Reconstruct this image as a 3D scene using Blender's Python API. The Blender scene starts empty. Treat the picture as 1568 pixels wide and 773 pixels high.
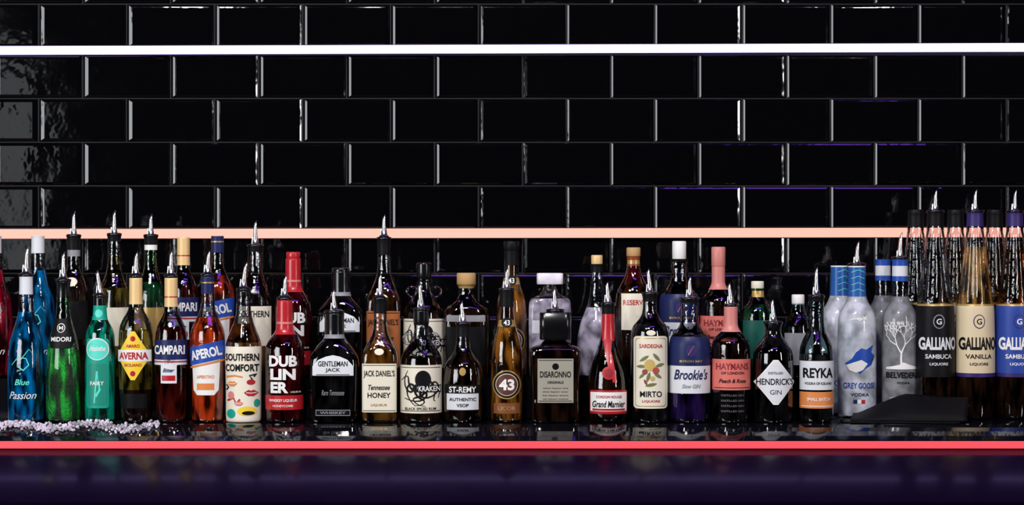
import bpy, bmesh, math, random
from mathutils import Vector, Matrix
random.seed(7)
sc = bpy.context.scene
try:
    sc.view_settings.view_transform = 'Standard'
    sc.view_settings.look = 'None'
except Exception:
    pass
COL = sc.collection
U = 1.0/700.0
CAMD = 4.5

# ------------------------------------------------------------------ materials
MC = {}
def nodes(m):
    m.use_nodes = True
    nt = m.node_tree
    return nt, nt.nodes["Principled BSDF"]
def setp(b, **k):
    al = {'rough':'Roughness','metal':'Metallic','trans':'Transmission Weight','ior':'IOR','coat':'Coat Weight','spec':'Specular IOR Level'}
    for a, v in k.items():
        b.inputs[al[a]].default_value = v
def paint(col, rough=0.45, metal=0.0, coat=0.0, spec=0.4):
    key = ('p', col, rough, metal, coat, spec)
    if key in MC: return MC[key]
    m = bpy.data.materials.new("paint")
    nt, b = nodes(m)
    b.inputs['Base Color'].default_value = (*col, 1)
    setp(b, rough=rough, metal=metal, coat=coat, spec=spec)
    n = nt.nodes.new('ShaderNodeTexNoise'); n.inputs['Scale'].default_value = 180
    mp = nt.nodes.new('ShaderNodeMapRange')
    mp.inputs['To Min'].default_value = max(0, rough-0.06); mp.inputs['To Max'].default_value = rough+0.06
    nt.links.new(n.outputs['Fac'], mp.inputs['Value']); nt.links.new(mp.outputs['Result'], b.inputs['Roughness'])
    MC[key] = m
    return m
def liquid(col, trans=0.5, bump=0.16, scale=45, rough=0.03):
    key = ('l', col, trans, bump, scale)
    if key in MC: return MC[key]
    m = bpy.data.materials.new("liquid_glass")
    nt, b = nodes(m)
    setp(b, rough=rough, trans=trans, ior=1.42, coat=1.0)
    tc = nt.nodes.new('ShaderNodeTexCoord')
    mpg = nt.nodes.new('ShaderNodeMapping'); mpg.inputs['Scale'].default_value = (1.0, 1.0, 0.28)
    oi = nt.nodes.new('ShaderNodeObjectInfo')
    va = nt.nodes.new('ShaderNodeVectorMath'); va.operation = 'ADD'
    nt.links.new(tc.outputs['Object'], mpg.inputs['Vector']); nt.links.new(mpg.outputs[0], va.inputs[0]); nt.links.new(oi.outputs['Random'], va.inputs[1])
    n = nt.nodes.new('ShaderNodeTexNoise'); n.inputs['Scale'].default_value = 62; n.inputs['Detail'].default_value = 1.5
    nt.links.new(va.outputs[0], n.inputs['Vector'])
    cr = nt.nodes.new('ShaderNodeValToRGB')
    cr.color_ramp.elements[0].position = 0.42; cr.color_ramp.elements[1].position = 0.68
    cr.color_ramp.elements[0].color = (*[c*0.06 for c in col], 1)
    cr.color_ramp.elements[1].color = (*[min(1, c*1.7) for c in col], 1)  # bright and dark vertical streaks painted into the base colour to imitate refraction
    nt.links.new(n.outputs['Fac'], cr.inputs['Fac']); nt.links.new(cr.outputs['Color'], b.inputs['Base Color'])
    n2 = nt.nodes.new('ShaderNodeTexNoise'); n2.inputs['Scale'].default_value = scale
    nt.links.new(tc.outputs['Object'], n2.inputs['Vector'])
    bp = nt.nodes.new('ShaderNodeBump'); bp.inputs['Strength'].default_value = bump; bp.inputs['Distance'].default_value = 0.01
    nt.links.new(n2.outputs['Fac'], bp.inputs['Height']); nt.links.new(bp.outputs['Normal'], b.inputs['Normal'])
    MC[key] = m
    return m
def clear(tint=(0.85,0.88,0.9), ior=1.5, gl=0.0):
    key = ('c', tint, ior)
    if key in MC: return MC[key]
    m = bpy.data.materials.new("clear_glass")
    m.use_nodes = True
    nt = m.node_tree; nt.nodes.clear()
    out = nt.nodes.new('ShaderNodeOutputMaterial'); mx = nt.nodes.new('ShaderNodeMixShader')
    t = nt.nodes.new('ShaderNodeBsdfTransparent'); t.inputs['Color'].default_value = (*tint, 1)
    g = nt.nodes.new('ShaderNodeBsdfGlossy'); g.inputs['Roughness'].default_value = 0.03
    f = nt.nodes.new('ShaderNodeFresnel'); f.inputs['IOR'].default_value = ior
    tc = nt.nodes.new('ShaderNodeTexCoord')
    n2 = nt.nodes.new('ShaderNodeTexNoise'); n2.inputs['Scale'].default_value = 70
    nt.links.new(tc.outputs['Object'], n2.inputs['Vector'])
    bp = nt.nodes.new('ShaderNodeBump'); bp.inputs['Strength'].default_value = 0.2; bp.inputs['Distance'].default_value = 0.01
    nt.links.new(n2.outputs['Fac'], bp.inputs['Height'])
    nt.links.new(bp.outputs['Normal'], g.inputs['Normal'])
    ad = nt.nodes.new('ShaderNodeMath'); ad.operation = 'MULTIPLY_ADD'; ad.inputs[1].default_value = 1.5; ad.inputs[2].default_value = 0.04; ad.use_clamp = True
    nt.links.new(f.outputs[0], ad.inputs[0]); nt.links.new(ad.outputs[0], mx.inputs[0])
    nt.links.new(t.outputs[0], mx.inputs[1]); nt.links.new(g.outputs[0], mx.inputs[2]); nt.links.new(mx.outputs[0], out.inputs[0])
    MC[key] = m
    return m
def frosted(col=(0.5,0.6,0.75), trans=0.35, rough=0.35, lo=0.35):
    key = ('f', col, trans, rough, lo)
    if key in MC: return MC[key]
    m = bpy.data.materials.new("frosted_glass")
    nt, b = nodes(m); setp(b, rough=rough, trans=trans, ior=1.3, coat=0.6)
    tc = nt.nodes.new('ShaderNodeTexCoord'); n = nt.nodes.new('ShaderNodeTexNoise'); n.inputs['Scale'].default_value = 26
    nt.links.new(tc.outputs['Object'], n.inputs['Vector'])
    cr = nt.nodes.new('ShaderNodeValToRGB'); cr.color_ramp.elements[0].position = .38; cr.color_ramp.elements[1].position = .62
    cr.color_ramp.elements[0].color = (*[c*lo for c in col], 1); cr.color_ramp.elements[1].color = (*col, 1)
    nt.links.new(n.outputs['Fac'], cr.inputs['Fac']); nt.links.new(cr.outputs['Color'], b.inputs['Base Color'])
    MC[key] = m
    return m
def emis(name, col, s):
    m = bpy.data.materials.new(name); nt, b = nodes(m)
    b.inputs['Base Color'].default_value = (0.02, 0.02, 0.02, 1)
    b.inputs['Emission Color'].default_value = (*col, 1); b.inputs['Emission Strength'].default_value = s
    return m

WHITE = paint((0.82,0.81,0.78)); CREAM = paint((0.76,0.71,0.57)); BLACK = paint((0.004,0.004,0.005), 0.22, 0, 0.4)
INK = paint((0.005,0.005,0.006), 0.45, spec=0.15); GOLD = paint((0.5,0.33,0.11), 0.3, 0.4); GOLDC = paint((0.8,0.55,0.25), 0.4, 0.1)
RED = paint((0.45,0.012,0.02), 0.35, 0, 0.5); NAVY = paint((0.012,0.018,0.085), 0.4, spec=.25); BLUE = paint((0.015,0.07,0.38), 0.4)
CORAL = paint((0.68,0.16,0.13)); PINKC = paint((0.62,0.22,0.19), 0.4); YEL = paint((0.85,0.6,0.04)); ORG = paint((0.7,0.23,0.06))
PARCH = paint((0.34,0.32,0.26)); TEAL = paint((0.0,0.33,0.24)); TEALL = paint((0.1,0.7,0.55)); SILVER = paint((0.9,0.9,0.92), 0.22, 1.0)
GREY = paint((0.26,0.26,0.28)); CORK = paint((0.5,0.3,0.12), 0.7); PURP = paint((0.03,0.015,0.12)); LGREY = paint((0.68,0.7,0.73))
BLKGLASS = liquid((0.004,0.0035,0.004), 0.2, 0.05)
CLEAR = clear(); CLEARD = clear((0.62,0.62,0.65)); GREENC = clear((0.2,0.55,0.25)); TEALG = clear((0.55,0.75,0.78))
L_BLUE = liquid((0.0,0.14,0.38), 0.45); L_RED = liquid((0.4,0.0,0.02), 0.55); L_GREEN = liquid((0.012,0.36,0.03), 0.45, 0.9, 190)
L_TEAL = liquid((0.0,0.3,0.18), 0.45); L_OLIVE = liquid((0.26,0.19,0.02), 0.8); L_CAMP = liquid((0.10,0.008,0.005), 0.75)
L_APER = liquid((0.6,0.055,0.01), 0.65); L_DUB = liquid((0.09,0.005,0.007), 0.75); L_AMB = liquid((0.32,0.14,0.02), 0.85)
L_43 = liquid((0.48,0.18,0.02), 0.75); L_DARK = liquid((0.05,0.02,0.01), 0.85); L_WHISK = liquid((0.14,0.045,0.01), 0.85)
L_PURP = liquid((0.03,0.012,0.10), 0.75); L_CLR = liquid((0.05,0.05,0.055), 0.9); L_LAV = frosted((0.78,0.72,0.9), 0.35, 0.08, 0.15)
L_DGREEN = liquid((0.01,0.08,0.03), 0.75); L_GOLDEN = liquid((0.62,0.33,0.1), 0.75)
FROST = frosted((0.86,0.9,1.0), .3, .32, .4); FROSTG = frosted((0.4,0.41,0.44), 0.4, 0.35)

# ------------------------------------------------------------------ helpers
def empty(name, loc, rz=0):
    e = bpy.data.objects.new(name, None); e.empty_display_size = 0.05
    e.location = loc; e.rotation_euler = (0, 0, rz); COL.objects.link(e)
    return e
def mkobj(name, bm, mats, parent=None, smooth=True):
    me = bpy.data.meshes.new(name); bm.to_mesh(me); bm.free()
    for m in mats: me.materials.append(m)
    if smooth:
        for p in me.polygons: p.use_smooth = True
    o = bpy.data.objects.new(name, me); COL.objects.link(o)
    if parent: o.parent = parent
    return o
def chaikin(pts, it=2):
    for _ in range(it):
        q = [pts[0]]
        for a, b in zip(pts[:-1], pts[1:]):
            q.append(tuple(x*0.78+y*0.22 for x, y in zip(a, b)))
            q.append(tuple(x*0.22+y*0.78 for x, y in zip(a, b)))
        q.append(pts[-1]); pts = q
    return pts

class Bottle:
    """A lofted bottle. profile = [(height, half width, squareness)] in 1/700 m."""
    def __init__(s, name, x, y, z, prof, zones, dr=1.0, flute=None, rz=0, hs=1.0):
        s.dr = dr; s.hs = hs
        pts = [(p[0]*hs, p[1], p[2] if len(p) > 2 else 2.0) for p in prof]
        s.P = chaikin(pts, 2)
        s.root = empty(name, (x, y, z), rz)
        s.top = pts[-1][0]; s.topw = pts[-1][1]
        hsn = sorted(set([round(p[0], 3) for p in s.P] + [zz[0]*hs for zz in zones if zz[0]*hs < s.top]))
        full = []
        for a, b in zip(hsn[:-1], hsn[1:]):
            k = max(1, int((b-a)/12)); full += [a+(b-a)*i/k for i in range(k)]
        full.append(hsn[-1])
        bm = bmesh.new(); N = 56; rings = []
        def ring(h, sh=1.0):
            w, n = s.at(h); w *= sh; d = w*s.dep(h); r = []
            for i in range(N):
                t = 2*math.pi*i/N; c, sn = math.cos(t), math.sin(t)
                f = 1.0
                if flute and flute[0] < h < flute[1]: f = 1+0.045*math.cos(14*t)
                r.append(bm.verts.new((w*f*math.copysign(abs(c)**(2/n), c)*U, d*f*math.copysign(abs(sn)**(2/n), sn)*U, h*U)))
            return r
        r0 = ring(0, 0.9)
        for v in r0: v.co.z = 0.0
        rings.append((0, r0))
        for h in full:
            hh = h if h > 0 else 1.6
            if h > 0 and h < 1.7: continue
            rings.append((hh, ring(hh)))
        mats = [zz[1] for zz in zones]
        for (ha, a), (hb, b) in zip(rings[:-1], rings[1:]):
            mid = (ha+hb)/2
            mi = len(mats)-1
            for k, zz in enumerate(zones):
                if mid < zz[0]*hs: mi = k; break
            for i in range(N):
                f = bm.faces.new((a[i], a[(i+1) % N], b[(i+1) % N], b[i])); f.material_index = mi
        f = bm.faces.new(rings[0][1][::-1]); f.material_index = 0
        f = bm.faces.new(rings[-1][1]); f.material_index = len(mats)-1
        mkobj("glass_body", bm, mats, s.root)
    def at(s, h):
        P = s.P
        if h <= P[0][0]: return P[0][1], P[0][2]
        for a, b in zip(P[:-1], P[1:]):
            if a[0] <= h <= b[0] and b[0] > a[0]:
                t = (h-a[0])/(b[0]-a[0]); return a[1]+(b[1]-a[1])*t, a[2]+(b[2]-a[2])*t
        return P[-1][1], P[-1][2]
    def dep(s, h):
        w, n = s.at(h)
        if s.dr == 1.0: return 1.0
        wm = max(p[1] for p in s.P); t = max(0, min(1, (w/wm-0.45)/0.5))
        return 1+(s.dr-1)*t
    def surf(s, x, h, off):
        w, n = s.at(h); d = w*s.dep(h)
        t = min(abs(x)/w, 0.996); y = -d*(1-t**n)**(1/n)
        k = 1+off/w
        x = math.copysign(t*w, x)
        return Vector((x*k*U, y*k*U, h*U))
    def decal(s, bm, mat, layer=1, name="label"):
        """bm : flat mesh in (x, 0, h) units; wrap it on the front of the glass."""
        bmesh.ops.triangulate(bm, faces=bm.faces[:])
        if not bm.verts: bm.free(); return
        hs_ = [v.co.z for v in bm.verts]; xs = [v.co.x for v in bm.verts]
        hm = (min(hs_)+max(hs_))/2; w, n = s.at(hm)
        st = 7.5 if n < 3 else 5
        cuts = sorted(set(round(w*math.sin(math.radians(a*st)), 3) for a in range(-12*2, 12*2) if abs(a*st) < 90))
        for c in cuts:
            if min(xs) < c < max(xs):
                bmesh.ops.bisect_plane(bm, geom=bm.verts[:]+bm.edges[:]+bm.faces[:], plane_co=(c, 0, 0), plane_no=(1, 0, 0), dist=1e-4)
        c = math.ceil(min(hs_)/6)*6
        while c < max(hs_):
            bmesh.ops.bisect_plane(bm, geom=bm.verts[:]+bm.edges[:]+bm.faces[:], plane_co=(0, 0, c), plane_no=(0, 0, 1), dist=1e-4)
            c += 6
        for v in bm.verts: v.co = s.surf(v.co.x, v.co.z, 0.28*layer)
        bmesh.ops.recalc_face_normals(bm, faces=bm.faces[:])
        mkobj(name, bm, [mat], s.root)
    def poly(s, pts, mat, layer=1, name="label"):
        bm = bmesh.new(); vs = [bm.verts.new((p[0], 0, p[1])) for p in pts]; bm.faces.new(vs)
        s.decal(bm, mat, layer, name)
    def rect(s, hw, h0, h1, mat, layer=1, cx=0, skew=0, r=0, name="label"):
        h0 *= s.hs; h1 *= s.hs
        if r:
            pts = []
            for cx_, cz_, a0 in ((hw-r, h0+r, -90), (hw-r, h1-r, 0), (-hw+r, h1-r, 90), (-hw+r, h0+r, 180)):
                for k in range(5):
                    a = math.radians(a0+k*22.5); pts.append((cx+cx_+r*math.cos(a), cz_+r*math.sin(a)))
            s.poly(pts, mat, layer, name)
        else:
            s.poly([(cx-hw, h0-skew), (cx+hw, h0+skew), (cx+hw, h1+skew), (cx-hw, h1-skew)], mat, layer, name)
    def disc(s, cx, h, rx, rz, mat, layer=1, name="label"):
        h *= s.hs
        s.poly([(cx+rx*math.cos(2*math.pi*i/32), h+rz*math.sin(2*math.pi*i/32)) for i in range(32)], mat, layer, name)
    def leaf(s, cx, h, L, W, rot, mat, layer=4):
        c, sn = math.cos(rot), math.sin(rot); pts = []
        for i in range(16):
            a = 2*math.pi*i/16; X = L*math.cos(a); Z = W*math.sin(a)*(1-abs(math.cos(a))**3*0.6)
            pts.append((cx+X*c-Z*sn, h+X*sn+Z*c))
        s.poly(pts, mat, layer, "artwork")
    def diamond(s, h, hw, hh, mat, layer=1):
        h *= s.hs
        s.poly([(-hw, h), (-hw*0.12, h-hh), (hw*0.12, h-hh), (hw, h), (hw*0.12, h+hh), (-hw*0.12, h+hh)], mat, layer)
    def ribbon(s, pts, w0, w1, mat, layer=2, name="artwork"):
        bm = bmesh.new(); n = len(pts); prev = None
        for i, p in enumerate(pts):
            a = pts[max(0, i-1)]; b = pts[min(n-1, i+1)]
            dx, dz = b[0]-a[0], b[1]-a[1]; L = math.hypot(dx, dz) or 1
            w = w0+(w1-w0)*i/(n-1)
            l = bm.verts.new((p[0]-dz/L*w, 0, (p[1]+dx/L*w)*s.hs)); r = bm.verts.new((p[0]+dz/L*w, 0, (p[1]-dx/L*w)*s.hs))
            if prev: bm.faces.new((prev[0], prev[1], r, l))
            prev = (l, r)
        s.decal(bm, mat, layer, name)
    def text(s, txt, h, width, height, mat, layer=3, cx=0, shear=0, bold=0.018, rot=0):
        h *= s.hs
        cu = bpy.data.curves.new("t", 'FONT'); cu.body = txt; cu.size = 1; cu.shear = shear; cu.offset = bold
        cu.resolution_u = 3
        to = bpy.data.objects.new("t", cu); COL.objects.link(to)
        dg = bpy.context.evaluated_depsgraph_get(); me = bpy.data.meshes.new_from_object(to.evaluated_get(dg))
        bm = bmesh.new(); bm.from_mesh(me)
        bpy.data.objects.remove(to); bpy.data.curves.remove(cu); bpy.data.meshes.remove(me)
        if not bm.verts: bm.free(); return
        xs = [v.co.x for v in bm.verts]; ys = [v.co.y for v in bm.verts]
        x0, x1, y0, y1 = min(xs), max(xs), min(ys), max(ys)
        for v in bm.verts:
            X = (v.co.x-(x0+x1)/2)/(x1-x0)*width; Z = (v.co.y-(y0+y1)/2)/(y1-y0)*height
            c, sn = math.cos(rot), math.sin(rot)
            v.co = Vector((cx+X*c-Z*sn, 0, h+X*sn+Z*c))
        s.decal(bm, mat, layer, "lettering")
    def pourer(s, length=34, lean=None, base=10, collar=True):
        lean = random.uniform(-6, 3) if lean is None else lean
        h0 = s.top; w = s.topw; bm = bmesh.new(); N = 20; rings = []
        prof = [(h0-1, w*0.9, 0), (h0+1, w*1.08, 0), (h0+4, w*1.08, 0), (h0+5, w*0.75, 0), (h0+base-3, w*0.6, 0), (h0+base-2, 5.2, 1), (h0+base+4, 4.3, 1),
                (h0+base+length*0.35, 3.4, 1), (h0+base+length*0.75, 2.6, 1), (h0+base+length, 2.1, 1)]
        ph = h0+base
        for (h, r, m) in prof:
            t = max(0, (h-ph)/length); ox = lean*t**1.4
            rings.append(([bm.verts.new(((ox+r*math.cos(2*math.pi*i/N))*U, r*math.sin(2*math.pi*i/N)*U, h*U)) for i in range(N)], m))
        for v in rings[-1][0]: v.co.z += (v.co.x-lean*U)*1.6
        for (a, m1), (b, m2) in zip(rings[:-1], rings[1:]):
            for i in range(N):
                f = bm.faces.new((a[i], a[(i+1) % N], b[(i+1) % N], b[i])); f.material_index = m2
        bm.faces.new(rings[0][0][::-1])
        f = bm.faces.new(rings[-1][0]); f.material_index = 0
        tr = []
        for k in range(4):
            h = h0+base-4+k*4; r = 1.0
            tr.append([bm.verts.new(((-5.2+r*math.cos(2*math.pi*i/8)+k*0.3)*U, (-1+r*math.sin(2*math.pi*i/8))*U, h*U)) for i in range(8)])
        for a, b in zip(tr[:-1], tr[1:]):
            for i in range(8):
                f = bm.faces.new((a[i], a[(i+1) % 8], b[(i+1) % 8], b[i])); f.material_index = 1
        mkobj("pour_spout", bm, [BLACK, SILVER], s.root)
    def cap(s, h0, h1, w, mat, n=2.0, mat2=None):
        bm = bmesh.new(); N = 32; rings = []
        for h, k in ((h0, 0.96), (h0+0.8, 1), (h1-1.5, 1), (h1-0.4, 0.95), (h1, 0.8)):
            rr = []
            for i in range(N):
                t = 2*math.pi*i/N; c, sn = math.cos(t), math.sin(t)
                rr.append(bm.verts.new((w*k*math.copysign(abs(c)**(2/n), c)*U, w*k*math.copysign(abs(sn)**(2/n), sn)*U, h*U)))
            rings.append(rr)
        for a, b in zip(rings[:-1], rings[1:]):
            for i in range(N): bm.faces.new((a[i], a[(i+1) % N], b[(i+1) % N], b[i]))
        bm.faces.new(rings[0][::-1]); bm.faces.new(rings[-1])
        mkobj("stopper", bm, [mat], s.root)
    def torus(s, cx, h, R, r, mat, name="handle_loop"):
        bm = bmesh.new(); A, B = 20, 8; g = []
        for i in range(A):
            a = 2*math.pi*i/A; row = []
            for j in range(B):
                b = 2*math.pi*j/B
                row.append(bm.verts.new(((cx+(R+r*math.cos(b))*math.cos(a))*U, r*math.sin(b)*U, (h*s.hs+(R+r*math.cos(b))*math.sin(a))*U)))
            g.append(row)
        for i in range(A):
            for j in range(B):
                bm.faces.new((g[i][j], g[(i+1) % A][j], g[(i+1) % A][(j+1) % B], g[i][(j+1) % B]))
        mkobj(name, bm, [mat], s.root)

TIER_H = 0.09; TIER_Y = 0.125
def FX(px, y=0.0): return (px-784)*(CAMD+y)/3150.0
def place(px, back=False, y=None):
    if y is not None: return FX(px, y), y, 0.0
    return (FX(px, TIER_Y), TIER_Y, TIER_H) if back else (FX(px), 0.0, 0.0)

# ------------------------------------------------------------------ bottle designs
def passion(px, liq=L_BLUE, back=False, spout=True):
    b = Bottle("liqueur_bottle", *place(px, back), [(0,25),(6,27),(70,28.5),(120,26),(148,17),(168,11.5),(190,10.5),(218,10),(222,10.5)],
               [(4, BLKGLASS), (168, liq), (195, CLEAR), (222, LGREY)])
    b.text("Blue", 62, 22, 9, TEALL, shear=0.3); b.text("Passion", 42, 40, 11, WHITE, shear=0.4, bold=0)
    b.ribbon([(-16,88),(-6,100),(6,98),(10,88),(2,80),(-6,86)], 0.5, 1.2, TEALL); b.ribbon([(-2,96),(10,112),(16,104)], 0.6, 0.4, TEALL)
    if spout: b.pourer(34, 2)
    return b
def melon(px, back=False):
    b = Bottle("liqueur_bottle", *place(px, back), [(0,24),(6,26),(60,26.5),(105,25),(132,20),(152,13.5),(168,10.5),(205,10),(214,11)],
               [(4, BLKGLASS), (150, L_GREEN), (190, GREENC), (214, BLACK)])
    b.poly([(-20,122),(-15,113),(15,113),(20,122),(11,158),(-11,158)], INK, 1); b.text("MIDORI", 127, 29, 7, WHITE)
    b.disc(0, 144, 6, 7, WHITE, 2); b.disc(0, 144, 5, 6, INK, 3); b.text("M", 144, 6, 6, WHITE, 4)
    b.pourer(34, 0)
def absinthe(px, back=False):
    b = Bottle("absinthe_bottle", *place(px, back), [(0,21),(5,23),(128,23),(142,20),(156,11.5),(172,10),(190,10)],
               [(4, BLKGLASS), (156, L_TEAL), (178, TEAL), (190, BLACK)])
    b.rect(17, 22, 128, TEAL, 1, r=4); b.rect(14, 27, 90, paint((0.01,0.25,0.17)), 2, r=3)
    b.disc(0, 112, 17, 17, WHITE, 2); b.disc(0, 112, 15.5, 15.5, TEALL, 3); b.text("Absinthe", 113, 24, 8, WHITE, 4, shear=0.3)
    b.text("FAIRY", 60, 20, 6, WHITE, 4); b.ribbon([(-4,30),(0,80),(4,50),(-2,40)], 1, 2, TEALL, 3)
    b.disc(0, 166, 6, 6, TEALL, 1)
    b.pourer(30, -5)
def amaro(px, back=False, spout=True):
    b = Bottle("amaro_bottle", *place(px, back), [(0,21),(5,23),(60,26),(138,26.5),(154,22),(170,12),(180,10),(220,10)],
               [(4, BLKGLASS), (50, L_DARK), (140, L_OLIVE), (180, CLEAR), (220, GOLDC)])
    b.diamond(102, 25.5, 37, YEL, 1)
    b.poly([(-25,93),(25,93),(25,111),(-25,111)], WHITE, 2); b.rect(24.5, 94.5, 109.5, WHITE, 3)
    b.text("AVERNA", 102, 42, 11, RED, 5, bold=0.03); b.text("AMARO", 117, 20, 5, RED, 3); b.text("SICILIANO", 88, 26, 4.5, RED, 3)
    b.disc(0, 75, 4, 4, RED, 2); b.disc(0, 128, 4, 4, RED, 2)
    b.rect(20, 22, 44, INK, 1)
    if spout: b.pourer(28, 1)
def bitter(px, back=False, spout=True):
    b = Bottle("aperitif_bottle", *place(px, back), [(0,23),(5,24.5),(132,25),(150,20),(165,11.5),(176,10),(220,10)],
               [(4, BLKGLASS), (145, L_CAMP), (176, CLEARD), (190, GOLDC), (192, RED), (220, GOLDC)])
    b.rect(12, 60, 96, LGREY, 1); b.rect(24.8, 88, 96, LGREY, 1); b.rect(24.8, 96, 126, NAVY, 2); b.text("CAMPARI", 111, 44, 14, WHITE, 4, bold=.03)
    b.text("Bitter", 80, 17, 6, NAVY, 3, shear=0.4); b.rect(10, 64, 72, RED, 2); b.rect(24.8, 92, 94, RED, 3)
    if spout: b.pourer(30, 0)
def spritz(px, back=False, spout=True):
    b = Bottle("aperitif_bottle", *place(px, back), [(0,22),(5,24),(80,25),(125,27),(142,25),(158,17),(172,11),(195,10),(222,10)],
               [(4, BLKGLASS), (160, L_APER), (196, CLEARD), (212, NAVY), (214, GOLD), (222, NAVY)])
    b.poly([(-19,50),(-13,42),(13,42),(19,50),(22,116),(-22,106)], WHITE, 1)
    b.poly([(-27,86),(27,98),(27,126),(-27,114)], BLUE, 2); b.text("APEROL", 106, 45, 15, WHITE, 4, rot=0.2, bold=.04)
    b.poly([(-26,82),(26,94),(26,97),(-26,85)], ORG, 3); b.rect(13, 50, 60, ORG, 2); b.text("APERITIVO", 70, 26, 5, ORG, 3)
    if spout: b.pourer(28, 2)
def lips(b, cx, h, s, mat):
    b.poly([(cx-s, h), (cx-s*.4, h-s*.5), (cx+s*.4, h-s*.5), (cx+s, h), (cx+s*.35, h+s*.45), (cx, h+s*.28), (cx-s*.35, h+s*.45)], mat, 3, "artwork")
    b.ribbon([(cx-s*.7, h), (cx, h-s*.08), (cx+s*.7, h)], s*.06, s*.06, WHITE, 5)
def comfort(px, back=False):
    b = Bottle("whiskey_liqueur_bottle", *place(px, back), [(0,25),(4,27),(60,27),(105,28.5),(122,27),(142,19),(160,12.5),(172,11),(200,11)],
               [(116, paint((0.8,0.74,0.6))), (150, L_WHISK), (192, CLEARD), (200, BLACK)])
    b.text("SOUTHERN", 100, 50, 11, INK, 3, bold=.03); b.text("COMFORT", 84, 50, 11, INK, 3, bold=.03)
    lips(b, 14, 46, 10, RED); lips(b, -14, 60, 8, ORG); b.disc(8, 18, 14, 7, YEL, 2); b.disc(10, 15, 9, 3, INK, 3)
    b.disc(-16, 14, 7, 7, TEAL, 2); b.ribbon([(-22,34),(-12,38),(-8,30),(-2,36)], 1.5, 1.5, RED); b.disc(-16, 42, 5, 6, PINKC, 2)
    b.ribbon([(18,70),(22,74),(12,72),(16,66)], 1.2, 1.2, INK); lips(b, -4, 30, 7, PINKC); b.ribbon([(-24,70),(-10,72),(2,70)], 1.5, 1.0, ORG)
    b.disc(14, 62, 6, 4, RED, 2); b.ribbon([(-24,50),(-20,54),(-24,58)], 1.2, 1.2, INK); b.disc(22, 30, 4, 6, TEAL, 2)
    b.pourer(32, 4)
def irish(px, back=False, spout=True):
    b = Bottle("irish_whiskey_bottle", *place(px, back), [(0,27),(5,29),(95,30.5),(116,29.5),(128,23),(138,14),(150,12.5),(186,12)],
               [(4, BLKGLASS), (134, L_DUB), (150, RED), (153, PINKC), (186, RED)])
    for t, h, w in (("DUB", 94, 42), ("LIN", 74, 38), ("ER", 54, 27)): b.text(t, h, w, 17, WHITE, 2, cx=0 if t != "ER" else -5, bold=0.045)
    b.rect(29, 20, 42, RED, 1); b.text("WHISKEY LIQUEUR", 34, 42, 5, WHITE, 3); b.text("HONEYCOMB", 26, 30, 3.5, CREAM, 3)
    b.text("LIQUEUR", 47, 14, 3, CREAM, 3, cx=19)
    if spout: b.pourer(26, 1)
    else: b.cap(185, 197, 11, RED)
def gentle(px, back=False, spout=True):
    b = Bottle("whiskey_bottle", *place(px, back), [(0,34,5),(5,36,5),(84,38.5,5),(100,37,4.5),(116,27,3),(128,16,2),(134,15,2),(166,15,2)],
               [(4, BLKGLASS), (128, BLKGLASS), (134, GREY), (166, BLACK)], dr=0.72)
    b.poly([(-31,72),(31,72),(31,86),(22,96),(10,101),(0,103),(-10,101),(-22,96),(-31,86)], LGREY, 1)
    b.text("GENTLEMAN", 90, 44, 8, INK, 3); b.text("JACK", 80, 22, 7, INK, 3)
    b.rect(25, 72.8, 74, INK, 2)
    b.text("Rare Tennessee", 46, 34, 8, GREY, 2, shear=0.35, bold=0)
    b.rect(26, 11, 20, GREY, 1); b.rect(25, 12, 19, INK, 2); b.text("WHISKEY", 15.5, 38, 4, GREY, 4)
    if spout: b.pourer(26, -2, 8)
    else: b.cap(160, 172, 14, BLACK)
def tennessee(px, back=False, label=CREAM, hs=1.0, liq=L_AMB):
    b = Bottle("whiskey_bottle", *place(px, back), [(0,25,6),(5,27,6),(94,27.5,6),(108,26,5),(122,19,3),(136,12,2),(150,10,2),(180,10,2),(186,11,2)],
               [(4, BLKGLASS), (118, liq), (166, CLEAR), (186, INK)], dr=0.9, hs=hs)
    b.rect(26, 16, 90, label, 1); b.rect(24, 18, 19, INK, 2); b.rect(24, 87, 88, INK, 2)
    b.text("JACK DANIEL'S", 74, 46, 12, INK, 3); b.text("Tennessee", 54, 32, 8, INK, 3, shear=.3); b.text("HONEY", 42, 34, 8, INK, 3)
    b.text("LIQUEUR", 27, 24, 4, GOLD, 3)
    b.disc(0, 108, 7, 5, CREAM, 1)
    b.pourer(28, 0)
def kraken(px, back=False, spout=True, label=True, hs=1.0):
    b = Bottle("spiced_rum_bottle", *place(px, back), [(0,29),(5,32),(88,32.5),(104,29.5),(118,19),(130,12),(146,10.5),(150,12),(170,12)],
               [(4, BLKGLASS), (100, L_DARK), (148, CLEAR), (170, BLACK)], hs=hs)
    b.torus(-19, 127, 8, 2.2, CLEAR); b.torus(19, 127, 8, 2.2, CLEAR)
    if label:
        b.rect(31.5, 15, 88, CREAM, 1); b.rect(29, 18, 19, INK, 2); b.rect(29, 84, 85, INK, 2)
        b.disc(4, 66, 12, 14, INK, 2); b.rect(17, 47, 58, INK, 3, cx=13); b.text("KRAKEN", 52.5, 31, 8, WHITE, 5, cx=13)
        for k in range(9):
            a = math.radians(165+k*24); pts = []
            for i in range(12):
                t = i/11; r = 7+24*t; aa = a+0.8*math.sin(t*4+k*1.7)
                pts.append((1+r*math.cos(aa), 56+r*math.sin(aa)*1.0))
            pts = [(max(-29, min(29, p[0])), max(22, min(82, p[1]))) for p in pts]
            b.ribbon(pts, 2.2, 0.5, INK, 2)
        b.text("BLACK SPICED RUM", 22, 46, 4, INK, 3)
    if spout: b.pourer(32, -3, 8)
    else: b.cap(168, 180, 11, BLACK)
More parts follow.
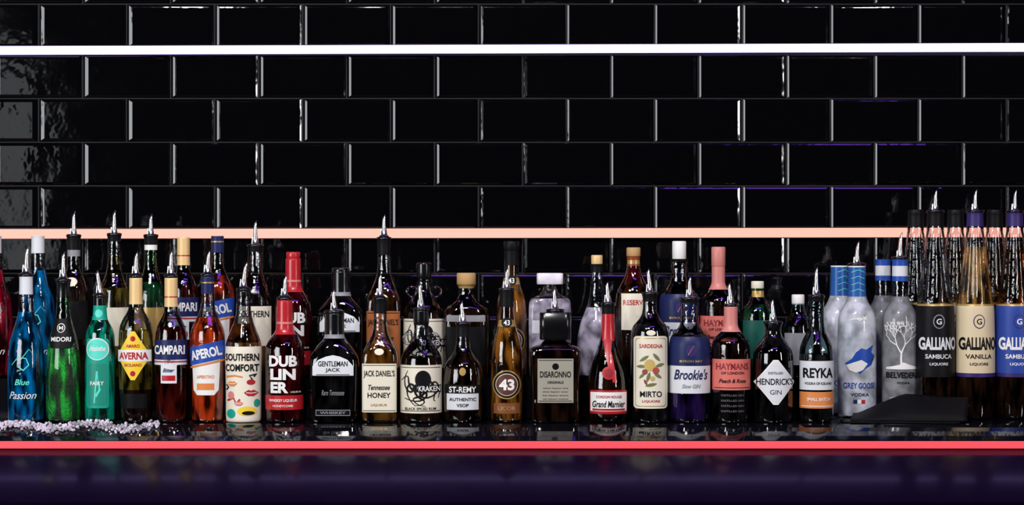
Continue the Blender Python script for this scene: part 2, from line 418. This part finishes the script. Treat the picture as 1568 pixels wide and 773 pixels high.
def brandy(px, back=False):
    b = Bottle("brandy_bottle", *place(px, back), [(0,27),(5,29),(30,31),(66,31.5),(88,28),(103,17),(114,11),(145,10),(148,11)],
               [(4, BLKGLASS), (106, L_DARK), (130, CLEAR), (148, INK)])
    b.rect(24, 20, 46, LGREY, 1); b.rect(27, 45, 58, INK, 2); b.text("ST-REMY", 51, 40, 9, WHITE, 4)
    b.text("AUTHENTIC", 36, 40, 5, INK, 3); b.text("VSOP", 27, 18, 5, INK, 3); b.disc(0, 78, 5, 6, GOLD, 1)
    b.pourer(26, -3, 8)
def vanilla43(px, back=False, spout=True):
    b = Bottle("liqueur_bottle", *place(px, back), [(0,22),(5,24),(60,24.5),(100,24),(124,21.5),(144,14.5),(158,11.5),(192,11),(200,11.5)],
               [(4, BLKGLASS), (146, L_43), (156, GOLD), (184, L_WHISK), (200, INK)])
    b.disc(0, 58, 21.5, 22, GOLD, 1); b.disc(0, 58, 19.5, 20, INK, 2); b.disc(0, 58, 16.5, 17, CREAM, 3); b.disc(0, 58, 15.5, 16, paint((0.1,0.03,0.02)), 4)
    b.text("43", 58, 22, 17, WHITE, 6, bold=0.04)
    b.rect(20, 14, 30, paint((0.2,0.06,0.02)), 1); b.text("LICOR", 22, 26, 6, GOLD, 3)
    b.disc(0, 152, 8, 8, INK, 1); b.text("43", 152, 9, 8, WHITE, 3)
    b.rect(10, 176, 190, INK, 1)
    if spout: b.pourer(26, 0, 7)
    else: b.cap(199, 214, 12, INK)
def amaretto(px, back=False, spout=True):
    b = Bottle("amaretto_bottle", *place(px, back), [(0,35,7),(4,37,7),(50,36,7),(104,39.5,7),(113,38,6),(119,24,4),(124,17,2.5),(128,16,2)],
               [(4, BLKGLASS), (119, L_DARK), (128, CLEARD)], dr=0.8)
    b.cap(126, 168, 24, BLACK, 6); b.top = 168; b.topw = 13
    b.rect(27, 31, 98, PARCH, 1); b.rect(25, 33, 34, INK, 2); b.rect(25, 95, 96, INK, 2)
    b.text("DISARONNO", 74, 46, 9.5, INK, 3); b.text("ORIGINALE", 62, 24, 4, INK, 3); b.disc(0, 86, 5, 5, INK, 2)
    for k in range(4): b.text("velvet liqueur amaretto"[k:k+18], 53-k*5.5, 38, 3, INK, 3, bold=0)
    if spout: b.pourer(26, -2, 8)
def cordial(px, back=False, liq=None, plain=False):
    b = Bottle("cognac_liqueur_bottle", *place(px, back), [(0,26),(4,29),(20,31.5),(58,31.5),(84,27),(106,18),(126,12),(142,10),(174,9.5),(178,10.5)],
               [(4, BLKGLASS), (110, liq or L_DARK), (142, CLEARD), (165, RED if not plain else CLEAR), (178, INK)])
    if plain:
        b.cap(176, 192, 9, GOLDC); return
    b.rect(28, 14, 50, RED, 1, r=2); b.rect(27, 18, 47, WHITE, 2); b.text("Grand Marnier", 29, 48, 10, INK, 4, shear=.2); b.text("CORDON ROUGE", 40, 38, 4, RED, 4)
    b.rect(24, 19, 22, RED, 3)
    b.poly([(-9,124),(9,124),(9,142),(-9,142)], RED, 2, "ribbon")
    b.ribbon([(-5,140),(-3,110),(2,85),(-2,70)], 2.6, 3.2, RED, 2, "ribbon"); b.ribbon([(4,140),(1,110),(5,88),(9,62)], 2.6, 3.2, RED, 3, "ribbon")
    b.disc(0, 76, 10, 10, RED, 5, "wax_seal"); b.disc(0, 76, 6.5, 6.5, paint((0.25,0.0,0.01)), 6, "wax_seal")
    b.pourer(26, -2, 8)
def herbal(px, back=False):
    b = Bottle("liqueur_bottle", *place(px, back), [(0,27),(5,29),(130,30),(146,27),(158,16),(168,11),(188,10.5),(194,12)],
               [(4, BLKGLASS), (150, L_CLR), (184, CLEAR), (194, INK)])
    b.rect(25.5, 22, 132, CREAM, 1, r=5); b.rect(23, 25, 129, GOLD, 2, r=4); b.rect(22, 26, 128, CREAM, 3, r=4)
    b.text("SARDEGNA", 117, 34, 6, RED, 5)
    LG = paint((0.16,0.17,0.06)); PR = paint((0.25,0.06,0.04)); YM = paint((0.55,0.4,0.12)); RM = paint((0.4,0.07,0.05))
    for (x, h, L, W, a, m) in ((-10,98,8,2.6,.6,LG),(8,100,8,2.6,2.3,LG),(-14,86,7,2.6,0,LG),(13,88,7,2.6,.3,LG),(-4,70,8,2.6,1.3,LG),(10,72,7,2.6,-.6,LG),(-13,72,6,2.2,.8,LG),(0,58,9,2.6,.2,LG),(-8,62,5,2,2,PR)):
        b.leaf(x, h, L, W, a, m, 4)
    b.disc(-2, 88, 8, 9, YM, 5); b.disc(7, 80, 5, 5, RM, 6); b.disc(-9, 78, 4, 4, PR, 6); b.disc(2, 68, 3.5, 3.5, YM, 6)
    b.text("MIRTO", 44, 32, 9, INK, 5); b.text("LIQUORE", 33, 26, 4, RED, 5); b.disc(0, 137, 7, 4, CREAM, 1)
    b.pourer(30, -3, 8)
def slowgin(px, back=False, spout=True):
    b = Bottle("gin_bottle", *place(px, back), [(0,29),(5,31),(114,32),(130,29.5),(142,19),(150,14),(182,13.5),(186,14.5)],
               [(5, BLKGLASS), (45, L_PURP), (132, L_DARK), (182, CLEAR), (186, INK)])
    b.rect(31, 45, 88, LGREY, 1); b.rect(31, 87, 131, NAVY, 2); b.text("Brookie's", 74, 50, 16, NAVY, 3, shear=.3); b.text("Slow GIN", 56, 28, 6, GREY, 3, shear=.3)
    b.disc(0, 110, 8, 9, PURP, 3); b.ribbon([(-5,103),(0,112),(4,118)], .5, .3, GOLD, 5); b.text("BYRON BAY", 94, 34, 3.5, GOLD, 4)
    if spout: b.pourer(26, 0, 8)
    else: b.cap(184, 214, 11, WHITE)
def pinkgin(px, back=False, spout=True):
    b = Bottle("gin_bottle", *place(px, back), [(0,27),(5,29),(112,30.5),(126,27.5),(138,15),(145,11.5),(150,10.5),(176,10.5)],
               [(4, BLKGLASS), (52, BLKGLASS), (122, L_DARK), (138, CLEARD), (176, PINKC)])
    b.rect(29, 50, 97, CORAL, 1); b.text("HAYMANS", 86, 48, 10, paint((0.25,0.02,0.03)), 3); b.text("OF LONDON", 76, 34, 4, INK, 3)
    b.text("Peach & Rose", 64, 40, 6, INK, 3, shear=.3); b.rect(26, 53, 54, INK, 2)
    for k in range(4): b.text("DISTILLED GIN", 42-k*8, 34, 3, paint((0.1,0.1,0.1)), 2)
    if spout: b.pourer(26, -3, 8)
    else: b.cap(174, 205, 11, PINKC)
def blackgin(px, back=False):
    b = Bottle("gin_bottle", *place(px, back), [(0,29),(5,31),(98,31.5),(113,28.5),(126,17),(134,12.5),(144,12.5),(149,14)],
               [(4, BLKGLASS), (149, BLKGLASS)])
    b.diamond(62, 31, 34, WHITE, 1); b.diamond(62, 29, 31.5, LGREY, 2)
    b.text("HENDRICK'S", 63, 55, 10, INK, 3); b.text("GIN", 47, 17, 7, INK, 3, bold=0); b.text("DISTILLED", 76, 22, 3.5, INK, 3)
    b.pourer(28, -2, 8)
def vodkab(px, back=False, spout=True):
    b = Bottle("vodka_bottle", *place(px, back), [(0,25),(5,26),(108,26.5),(124,22),(138,14),(150,12),(184,11.5),(190,12.5)],
               [(5, BLKGLASS), (104, L_CLR), (184, TEALG), (190, INK)])
    b.rect(26, 50, 94, LGREY, 1); b.rect(26, 22, 47, ORG, 1); b.text("REYKA", 76, 44, 15, INK, 3, bold=.03); b.text("VODKA OF ICELAND", 60, 40, 4, INK, 3)
    b.text("SMALL BATCH", 36, 34, 5, WHITE, 3); b.rect(24, 25, 26, WHITE, 2)
    if spout: b.pourer(36, 0, 8)
    else: b.cap(188, 204, 11, LGREY)
def frostvodka(px, y, spout=True, rz=0):
    x, yy, z = place(px, y=y)
    b = Bottle("vodka_bottle", x, yy, z, [(0,28),(5,30),(146,30.5),(166,27),(182,17),(194,14),(238,13.5)], [(5, CLEARD), (190, FROST), (236, paint((0.02,0.10,0.36), 0.3)), (240, LGREY)], rz=rz)
    for k in range(7): b.ribbon([(-24+2*k,150+2*k),(0,158-k),(20,150+3*k)], .35, .35, WHITE, 2)
    bird = [(-22,86),(-12,94),(-6,104),(2,110),(10,108),(22,116),(18,104),(24,98),(14,94),(18,84),(8,78),(0,70),(-8,76)]
    b.poly(bird, BLUE, 2, "artwork"); b.poly([(-20,84),(-10,88),(2,92),(12,86),(4,76),(-6,72),(-16,76)], WHITE, 3, "artwork")
    b.text("GREY GOOSE", 52, 48, 9, BLUE, 3); b.text("VODKA", 38, 28, 5, NAVY, 3)
    b.rect(3, 24, 30, NAVY, 2, cx=-7); b.rect(3, 24, 30, WHITE, 2, cx=-1); b.rect(3, 24, 30, RED, 2, cx=5)
    for k in range(4): b.ribbon([(-10,198+k*10),(0,202+k*10),(10,198+k*10)], .5, .5, TEALL, 2)
    if spout: b.pourer(30, 2, 6)
def treevodka(px, y, spout=True, art=True):
    x, yy, z = place(px, y=y)
    b = Bottle("vodka_bottle", x, yy, z, [(0,26),(5,28),(146,28.5),(166,25),(182,15),(194,12.5),(244,12),(248,12.5)],
               [(5, CLEARD), (190, FROSTG), (214, CLEARD), (222, BLUE), (238, LGREY), (248, BLUE)])
    if art:
        rnd = random.Random(3)
        def branch(x, h, a, L, w, d):
            if d == 0 or h > 165: return
            x2 = x+L*math.cos(a); h2 = h+L*math.sin(a)
            if abs(x2) > 25: return
            b.ribbon([(x, h), ((x+x2)/2+rnd.uniform(-1, 1), (h+h2)/2), (x2, h2)], w, w*.7, WHITE, 2)
            for s in (-1, 1): branch(x2, h2, a+s*rnd.uniform(.2, .55), L*.8, max(.5, w*.66), d-1)
        branch(-3, 84, math.pi/2, 18, 1.7, 7)
        b.poly([(-24,80),(-6,84),(0,88),(10,84),(24,80),(24,77),(-24,77)], WHITE, 2, "artwork")
        b.text("BELVEDERE", 68, 48, 9, INK, 3, bold=.03); b.text("VODKA", 56, 20, 4, INK, 3)
        b.rect(20, 20, 34, GREY, 2); b.text("POLAND", 27, 30, 5, WHITE, 4)
    if spout: b.pourer(34, 2, 6)
def galliano(px, y, lab, neck, ink, sub, foil, spout=True, textc=None):
    x, yy, z = place(px, y=y)
    b = Bottle("liqueur_bottle", x, yy, z, [(0,25),(5,29),(66,31),(120,30.5),(172,29.5),(182,27),(240,19),(285,14),(300,13),(318,12.5),(321,13)],
               [(5, BLKGLASS), (66, L_DARK), (72, foil), (176, lab), (179, GOLD), (268, neck), (300, CLEAR), (321, foil)], flute=(184, 290))
    b.text("GALLIANO", 118, 56, 20, ink, 2, bold=0.04); b.text(sub, 98, 40, 7, ink, 2); b.text("LIQUORE", 86, 28, 5, ink, 2)
    b.disc(0, 152, 9, 11, GREY if lab is INK else foil, 1); b.disc(0, 152, 7.5, 9.5, lab, 2); b.text("G", 152, 8, 9, ink, 3)
    if spout: b.pourer(28, 1, 6)
    else: b.cap(318, 328, 12.5, foil)
def plain(name, px, prof, zones, deco=None, capd=None, spout=None, back=True, y=None, dr=1.0):
    b = Bottle(name, *place(px, back, y), prof, zones, dr=dr)
    for d in (deco or []): getattr(b, d[0])(*d[1:])
    if capd: b.cap(*capd)
    if spout is not None: b.pourer(*spout)
    return b

# ------------------------------------------------------------------ front row
passion(40); melon(97); absinthe(153); amaro(208); bitter(262); spritz(318); comfort(373); irish(436); gentle(512)
tennessee(582); kraken(645); brandy(709); vanilla43(776); amaretto(850); cordial(931); herbal(995); slowgin(1056)
pinkgin(1119); blackgin(1184); vodkab(1250)
# ------------------------------------------------------------------ raised tier row
passion(-8, L_RED, True, False); passion(58, L_BLUE, True, False)
plain("whiskey_bottle", 113, [(0,24),(5,26),(130,26),(150,20),(168,11),(180,10),(212,10),(220,11)], [(160, L_DARK),(190, CLEARD),(200, GREY),(220, INK)],
      [("rect", 24, 60, 120, INK), ("disc", 0, 150, 9, 7, CREAM)], spout=(32, 0, 6))
plain("liqueur_bottle", 175, [(0,24),(5,26),(110,26),(140,23),(160,14),(180,10),(215,10),(222,11)], [(140, L_OLIVE),(190, clear((0.8,0.7,0.25))),(214, CLEAR),(222, INK)],
      [("rect", 24, 50, 110, CREAM)], spout=(32, 0, 6))
plain("liqueur_bottle", 231, [(0,24),(5,26),(120,26),(145,20),(165,12),(180,10),(212,10),(220,11)], [(150, L_DGREEN),(200, GREENC),(208, WHITE),(220, INK)],
      [("rect", 24, 50, 110, GOLD)], spout=(28, 0, 6))
bitter(281, True, False); spritz(333, True, False)
plain("whiskey_liqueur_bottle", 391, [(0,26),(5,28),(110,28),(130,26),(150,17),(165,12),(195,11),(204,12)], [(110, L_AMB),(197, CLEAR),(204, INK)],
      [("rect", 26, 50, 112, CREAM), ("text", "SOUTHERN", 100, 46, 10, INK)], spout=(32, 0, 8))
irish(449, True, False); gentle(522, True, False); tennessee(588, True, paint((0.35,0.1,0.025)), 1.16, L_WHISK)
kraken(649, True, False, True, 1.05)
plain("whiskey_bottle", 714, [(0,34,4),(5,37,4),(95,38,4),(108,35,3),(118,20,2),(126,13,2),(142,12,2),(146,15,2)], [(110, L_DARK),(140, CLEARD),(146, GOLD)],
      [("rect", 30, 88, 98, GREY), ("rect", 30, 20, 80, INK)], (146, 164, 15, CORK), dr=.75)
vanilla43(783, True, False)
plain("vodka_bottle", 842, [(0,31,6),(5,33,6),(112,34,6),(124,31,4),(132,14,2),(142,10,2),(146,10,2)], [(124, L_LAV),(146, CLEAR)],
      [("rect", 28, 70, 90, LGREY)], (146, 164, 21, frosted((0.95,0.9,1.0), .1, .15, .8), 6), dr=.8)
cordial(914, True, L_LAV, True)
plain("cognac_bottle", 970, [(0,27),(5,29),(115,30),(138,27),(155,16),(170,11),(185,10),(192,11)], [(150, L_WHISK),(175, L_DUB),(192, paint((0.25,0.05,0.02), .3))],
      [("rect", 20, 75, 132, CREAM), ("text", "RESERVE", 118, 34, 8, RED), ("rect", 9, 178, 184, GOLD)], (190, 204, 11, CORK))
slowgin(1040, True, False); pinkgin(1100, True, False)
plain("liqueur_bottle", 1160, [(0,24),(5,26),(90,27),(108,24),(122,13),(132,10),(140,10)], [(115, L_DGREEN),(140, GREENC)],
      [("rect", 24, 30, 90, paint((0.0,0.08,0.06))), ("rect", 9, 126, 136, GOLD)], (138, 151, 10, CREAM))
plain("gin_bottle", 1222, [(0,22),(5,24),(70,24),(88,20),(100,12),(112,10),(116,10)], [(80, L_CLR),(116, TEALG)],
      [("rect", 22, 20, 70, GREY)], (114, 130, 10, WHITE))
# ------------------------------------------------------------------ right end, standing on the counter itself
frostvodka(1285, 0.20, False, 0.5); frostvodka(1312, 0.11, True)
treevodka(1352, 0.225, False, False); treevodka(1378, 0.115, True)
galliano(1432, 0.09, INK, CLEAR, LGREY, "SAMBUCA", INK)
galliano(1493, 0.09, paint((0.68,0.56,0.36)), L_GOLDEN, INK, "VANILLA", PURP)
galliano(1554, 0.09, paint((0.015,0.05,0.3)), clear((0.95,0.6,0.15)), WHITE, "SAMBUCA", PURP)
galliano(1402, 0.22, INK, CLEAR, LGREY, "SAMBUCA", INK, False)
galliano(1463, 0.22, CREAM, clear((0.9,0.6,0.3)), INK, "VANILLA", INK, False)
galliano(1523, 0.22, BLUE, clear((0.9,0.5,0.2)), WHITE, "SAMBUCA", INK, False)
galliano(1583, 0.22, BLUE, L_GOLDEN, WHITE, "SAMBUCA", INK, False)

# ------------------------------------------------------------------ tiled wall
WY = 0.33
def tile_mat():
    m = bpy.data.materials.new("black_glazed_tile"); nt, b = nodes(m)
    b.inputs['Base Color'].default_value = (0.0015, 0.0015, 0.002, 1); setp(b, rough=0.07, spec=0.5)
    geo = nt.nodes.new('ShaderNodeNewGeometry')
    n = nt.nodes.new('ShaderNodeTexNoise'); n.inputs['Scale'].default_value = 9; n.inputs['Detail'].default_value = 5
    nt.links.new(geo.outputs['Position'], n.inputs['Vector'])
    mp = nt.nodes.new('ShaderNodeMapRange'); mp.inputs['From Min'].default_value = .35; mp.inputs['From Max'].default_value = .7
    mp.inputs['To Min'].default_value = 0.03; mp.inputs['To Max'].default_value = 0.09
    nt.links.new(n.outputs['Fac'], mp.inputs['Value']); nt.links.new(mp.outputs['Result'], b.inputs['Roughness'])
    n2 = nt.nodes.new('ShaderNodeTexNoise'); n2.inputs['Scale'].default_value = 14; n2.inputs['Detail'].default_value = 3
    nt.links.new(geo.outputs['Position'], n2.inputs['Vector'])
    bp = nt.nodes.new('ShaderNodeBump'); bp.inputs['Strength'].default_value = 0.06; bp.inputs['Distance'].default_value = 0.02
    nt.links.new(n2.outputs['Fac'], bp.inputs['Height']); nt.links.new(bp.outputs['Normal'], b.inputs['Normal'])
    return m
TP, TR = 0.2067, 0.1027
Z0 = 0.732-8*TR; X0 = 0.0245
bm = bmesh.new()
g = 0.0012
steps = [(0.0, 0.0), (0.0015, 0.0016), (0.005, 0.0034), (0.010, 0.0047), (0.013, 0.0050)]
for r in range(0, 15):
    z = Z0+r*TR; off = 0 if r % 2 == 0 else TP/2
    if r >= 9: z += 0.0165
    for c in range(-9, 10):
        x = X0+c*TP+off
        tl = random.uniform(-.0006, .0006); tz = random.uniform(-.0004, .0004)
        loops = []
        loops.append([bm.verts.new((xx, WY+0.006, zz)) for xx, zz in ((x+g, z+g), (x+TP-g, z+g), (x+TP-g, z+TR-g), (x+g, z+TR-g))])
        for ins, d in steps:
            i = g+ins; j = g+ins*0.6
            loops.append([bm.verts.new((xx, WY+0.005-d+tl*(1 if xx > x+TP/2 else -1)+tz*(1 if zz > z+TR/2 else -1), zz)) for xx, zz in
                          ((x+i, z+j), (x+TP-i, z+j), (x+TP-i, z+TR-j), (x+i, z+TR-j))])
        for a, b_ in zip(loops[:-1], loops[1:]):
            for k in range(4): bm.faces.new((a[k], a[(k+1) % 4], b_[(k+1) % 4], b_[k]))
        bm.faces.new(loops[-1])
wall = mkobj("wall_back", bm, [tile_mat()], smooth=False)
def box(bm, x0, x1, y0, y1, z0, z1, bev=0):
    vs = [bm.verts.new((x, y, z)) for x in (x0, x1) for y in (y0, y1) for z in (z0, z1)]
    fs = [(0,1,3,2),(4,6,7,5),(0,4,5,1),(2,3,7,6),(0,2,6,4),(1,5,7,3)]
    fc = [bm.faces.new([vs[i] for i in f]) for f in fs]
    if bev:
        es = set(e for f in fc for e in f.edges)
        bmesh.ops.bevel(bm, geom=list(es), offset=bev, segments=3, affect='EDGES')
bm = bmesh.new(); box(bm, -1.95, 2.05, WY+0.0045, WY+0.12, -1.0, 1.45)
gr = mkobj("grout", bm, [paint((0.004,0.004,0.005), 0.8)], smooth=False); gr.parent = wall
bm = bmesh.new(); box(bm, -3.5, 3.5, -5.5, WY+0.12, -1.05, -1.0)
mkobj("floor", bm, [paint((0.01,0.01,0.012), 0.5)], smooth=False)

# ------------------------------------------------------------------ LED strips (diffuser in an aluminium channel)
def led(z, h, mat, y=WY-0.014, depth=0.012, tilt=0.0, name="edge_reflection_strip"):
    e = empty(name, (0.05, y, z)); e.rotation_euler = (0, tilt, 0)
    bm = bmesh.new(); box(bm, -1.95, 1.95, 0, depth, -h/2, h/2, 0.002); mkobj("diffuser", bm, [mat], e, False)
    bm = bmesh.new(); box(bm, -1.95, 1.95, 0.003, depth, h/2, h/2+0.0018); box(bm, -1.95, 1.95, 0.003, depth, -h/2-0.0018, -h/2)
    mkobj("channel", bm, [paint((0.05,0.05,0.06), .3, .8)], e, False)
    return e
led(0.847, 0.0195, emis("violet_white_led", (0.5,0.38,1.0), 4.5), tilt=-0.003)
led(0.4155, 0.022, emis("warm_pink_led", (1.4,0.56,0.43), 1.0), tilt=-0.0015)

# ------------------------------------------------------------------ counter
def prof_extrude(name, prof, x0, x1, mat, seg=1, smooth=True):
    bm = bmesh.new(); L = [bm.verts.new((x0, y, z)) for y, z in prof]; R = [bm.verts.new((x1, y, z)) for y, z in prof]
    n = len(prof)
    for i in range(n): bm.faces.new((L[i], L[(i+1) % n], R[(i+1) % n], R[i]))
    bm.faces.new(L[::-1]); bm.faces.new(R)
    bmesh.ops.recalc_face_normals(bm, faces=bm.faces[:])
    return mkobj(name, bm, [mat], smooth=smooth)
def counter_mat(name, col, r0, r1, spec=0.8):
    m = bpy.data.materials.new(name); nt, b = nodes(m)
    b.inputs['Base Color'].default_value = (*col, 1); setp(b, spec=spec)
    geo = nt.nodes.new('ShaderNodeNewGeometry')
    n = nt.nodes.new('ShaderNodeTexNoise'); n.inputs['Scale'].default_value = 7; n.inputs['Detail'].default_value = 6
    nt.links.new(geo.outputs['Position'], n.inputs['Vector'])
    mp = nt.nodes.new('ShaderNodeMapRange'); mp.inputs['To Min'].default_value = r0; mp.inputs['To Max'].default_value = r1
    nt.links.new(n.outputs['Fac'], mp.inputs['Value']); nt.links.new(mp.outputs['Result'], b.inputs['Roughness'])
    return m
CP = [(-0.058, 0.0), (-0.066, -0.0012), (-0.085, -0.0058), (-0.105, -0.0122), (-0.125, -0.0200), (-0.142, -0.0285)]
prof = [(WY-0.001, 0.0)]+CP+[(-0.142, -0.06), (WY-0.001, -0.06)]
ct = prof_extrude("bar_counter", prof, -2.0, 2.1, counter_mat("black_lacquer", (0.003,0.003,0.005), 0.03, 0.10), smooth=False)
y, z, a = -0.143, -0.0465, math.radians(24)
fas = [(-0.10, -0.0465), (y, z)]
while z > -0.134:
    y -= 0.006*math.cos(a); z -= 0.006*math.sin(a); a += math.radians(0.12); fas.append((y, z))
low = fas + [(fas[-1][0]+0.002, fas[-1][1]-0.08), (-0.10, fas[-1][1]-0.08)]
fm = counter_mat("violet_lacquer", (0.0035,0.0008,0.010), 0.14, 0.24, 0.2)
fb = fm.node_tree.nodes["Principled BSDF"]; fb.inputs['Coat Weight'].default_value = 0.3; fb.inputs['Coat Roughness'].default_value = 0.10
fa = prof_extrude("fascia", low, -2.0, 2.1, fm, smooth=False)
fa.parent = ct
bm = bmesh.new(); box(bm, -2.0, 2.1, -0.10, WY-0.001, -1.0, -0.0605); cb = mkobj("cabinet", bm, [paint((0.01,0.008,0.015), .4)], smooth=False); cb.parent = ct
e = empty("edge_reflection_strip", (0.05, -0.1445, -0.037))
bm = bmesh.new(); box(bm, -2.03, 2.03, -0.004, 0.0015, -0.0078, 0.0074, 0.002)  # glowing strip added to stand in for the wall LED's red reflection
mkobj("diffuser", bm, [emis("red_reflection_glow", (1.0,0.06,0.085), 1.2)], e, False)
# raised tier
bm = bmesh.new(); box(bm, -1.45, 0.672, 0.068, WY-0.002, 0.0005, TIER_H, 0.002)
mkobj("bottle_riser", bm, [counter_mat("riser_lacquer", (0.004,0.004,0.006), 0.05, 0.15)], smooth=False)

# ------------------------------------------------------------------ bill folder
bf = empty("leather_bill_folder", (FX(1392, -0.02), -0.02, 0.0), math.radians(-4))
leather = bpy.data.materials.new("black_leather"); nt, b = nodes(leather)
b.inputs['Base Color'].default_value = (0.002,0.002,0.003,1); setp(b, rough=.4, spec=.12)
v = nt.nodes.new('ShaderNodeTexVoronoi'); v.inputs['Scale'].default_value = 300
bp = nt.nodes.new('ShaderNodeBump'); bp.inputs['Strength'].default_value = .3; bp.inputs['Distance'].default_value = .002
nt.links.new(v.outputs['Distance'], bp.inputs['Height']); nt.links.new(bp.outputs['Normal'], b.inputs['Normal'])
def sheet(fn, name, th=0.003):
    bm = bmesh.new(); NX, NY = 24, 10; top = []; bot = []
    for i in range(NX+1):
        ta, ba = [], []
        for j in range(NY+1):
            p = Vector(fn(i/NX, j/NY)); ta.append(bm.verts.new(p)); ba.append(bm.verts.new(p-Vector((0, 0, th))))
        top.append(ta); bot.append(ba)
    for i in range(NX):
        for j in range(NY):
            bm.faces.new((top[i][j], top[i+1][j], top[i+1][j+1], top[i][j+1])); bm.faces.new((bot[i][j], bot[i][j+1], bot[i+1][j+1], bot[i+1][j]))
    for i in range(NX):
        bm.faces.new((top[i][0], bot[i][0], bot[i+1][0], top[i+1][0])); bm.faces.new((top[i][NY], top[i+1][NY], bot[i+1][NY], bot[i][NY]))
    for j in range(NY):
        bm.faces.new((top[0][j], top[0][j+1], bot[0][j+1], bot[0][j])); bm.faces.new((top[NX][j], bot[NX][j], bot[NX][j+1], top[NX][j+1]))
    bmesh.ops.recalc_face_normals(bm, faces=bm.faces[:])
    mkobj(name, bm, [leather], bf)
sheet(lambda u, v_: (-0.145+0.25*u, -0.034+0.073*v_, 0.0035), "bottom_cover")
def topc(u, v_):
    lift = 0.010+0.040*min(1, max(0, (u-0.05)/0.4))
    return (-0.13+0.25*u+0.012*v_, -0.034+0.063*v_, 0.0075+lift*v_**0.8+0.004*math.sin(u*5)*v_)
sheet(topc, "top_cover")

# ------------------------------------------------------------------ glass bead garland on the left
bm = bmesh.new()
bead = frosted((0.95,0.85,1.0), 0.2, 0.12)
def ctz(y):
    if y >= CP[0][0]: return 0
    for a, b_ in zip(CP[:-1], CP[1:]):
        if b_[0] <= y <= a[0]: return a[1]+(b_[1]-a[1])*(y-a[0])/(b_[0]-a[0])
    return CP[-1][1]
for i in range(900):
    t = random.random(); x = -1.24+0.48*t
    y = -0.09+0.014*math.sin(x*40)+random.gauss(0, 0.010); y = max(-0.128, min(-0.064, y))
    r = random.uniform(0.002, 0.0042)
    bmesh.ops.create_icosphere(bm, subdivisions=1, radius=r, matrix=Matrix.Translation((x, y, ctz(y)+r*1.0+random.choice((0, 0, 0.003, 0.005)))))
mkobj("glass_bead_garland", bm, [bead], smooth=False)

# ------------------------------------------------------------------ lights
def area(name, loc, target, sx, sy, power, col):
    l = bpy.data.lights.new(name, 'AREA'); l.shape = 'RECTANGLE'; l.size = sx; l.size_y = sy; l.energy = power; l.color = col
    o = bpy.data.objects.new(name, l); COL.objects.link(o); o.location = loc
    o.rotation_euler = (Vector(target)-Vector(loc)).to_track_quat('-Z', 'Y').to_euler()
    return o
area("key_light", (-0.4, -2.8, 2.75), (0, 0, 0.1), 0.4, 0.2, 88, (1.0, 0.98, 0.95))
area("sparkle_fill", (-1.3, -2.9, 2.6), (-0.3, 0, 0.2), 0.16, 0.16, 26, (1.0, 0.97, 0.92))  # pair of unseen small lamps added for sparkle on the glass
area("sparkle_fill", (1.4, -2.9, 2.6), (0.4, 0, 0.2), 0.16, 0.16, 26, (1.0, 0.97, 0.92))
area("window_light", (-3.0, -3.0, 0.9), (-0.4, 0.2, 0.4), 1.7, 1.5, 72, (0.93, 0.96, 1.0))
area("tile_sheen_fill", (-2.02, -3.3, 0.75), (-0.9, 0.2, 0.5), 0.2, 0.9, 0.7, (0.9, 0.95, 1.0))  # weak narrow lamp added to put a grey sheen on the leftmost tiles
area("side_light", (2.7, -2.6, 0.9), (0.2, 0, 0.2), 0.16, 1.3, 22, (1.0, 0.95, 0.95))
area("violet_light", (0.6, -2.0, 2.9), (0.0, -0.2, 0.0), 2.0, 0.3, 14, (0.28, 0.08, 1.0))
w = bpy.data.worlds.new("World"); sc.world = w; w.use_nodes = True
w.node_tree.nodes['Background'].inputs[0].default_value = (0.006, 0.005, 0.012, 1); w.node_tree.nodes['Background'].inputs[1].default_value = 0.3

cam = bpy.data.cameras.new("camera"); co = bpy.data.objects.new("camera", cam); COL.objects.link(co)
co.location = (0, -4.5, 0.37); co.rotation_euler = (math.radians(90), 0, 0)
cam.lens = 36*3150/1568; cam.sensor_width = 36
sc.camera = co
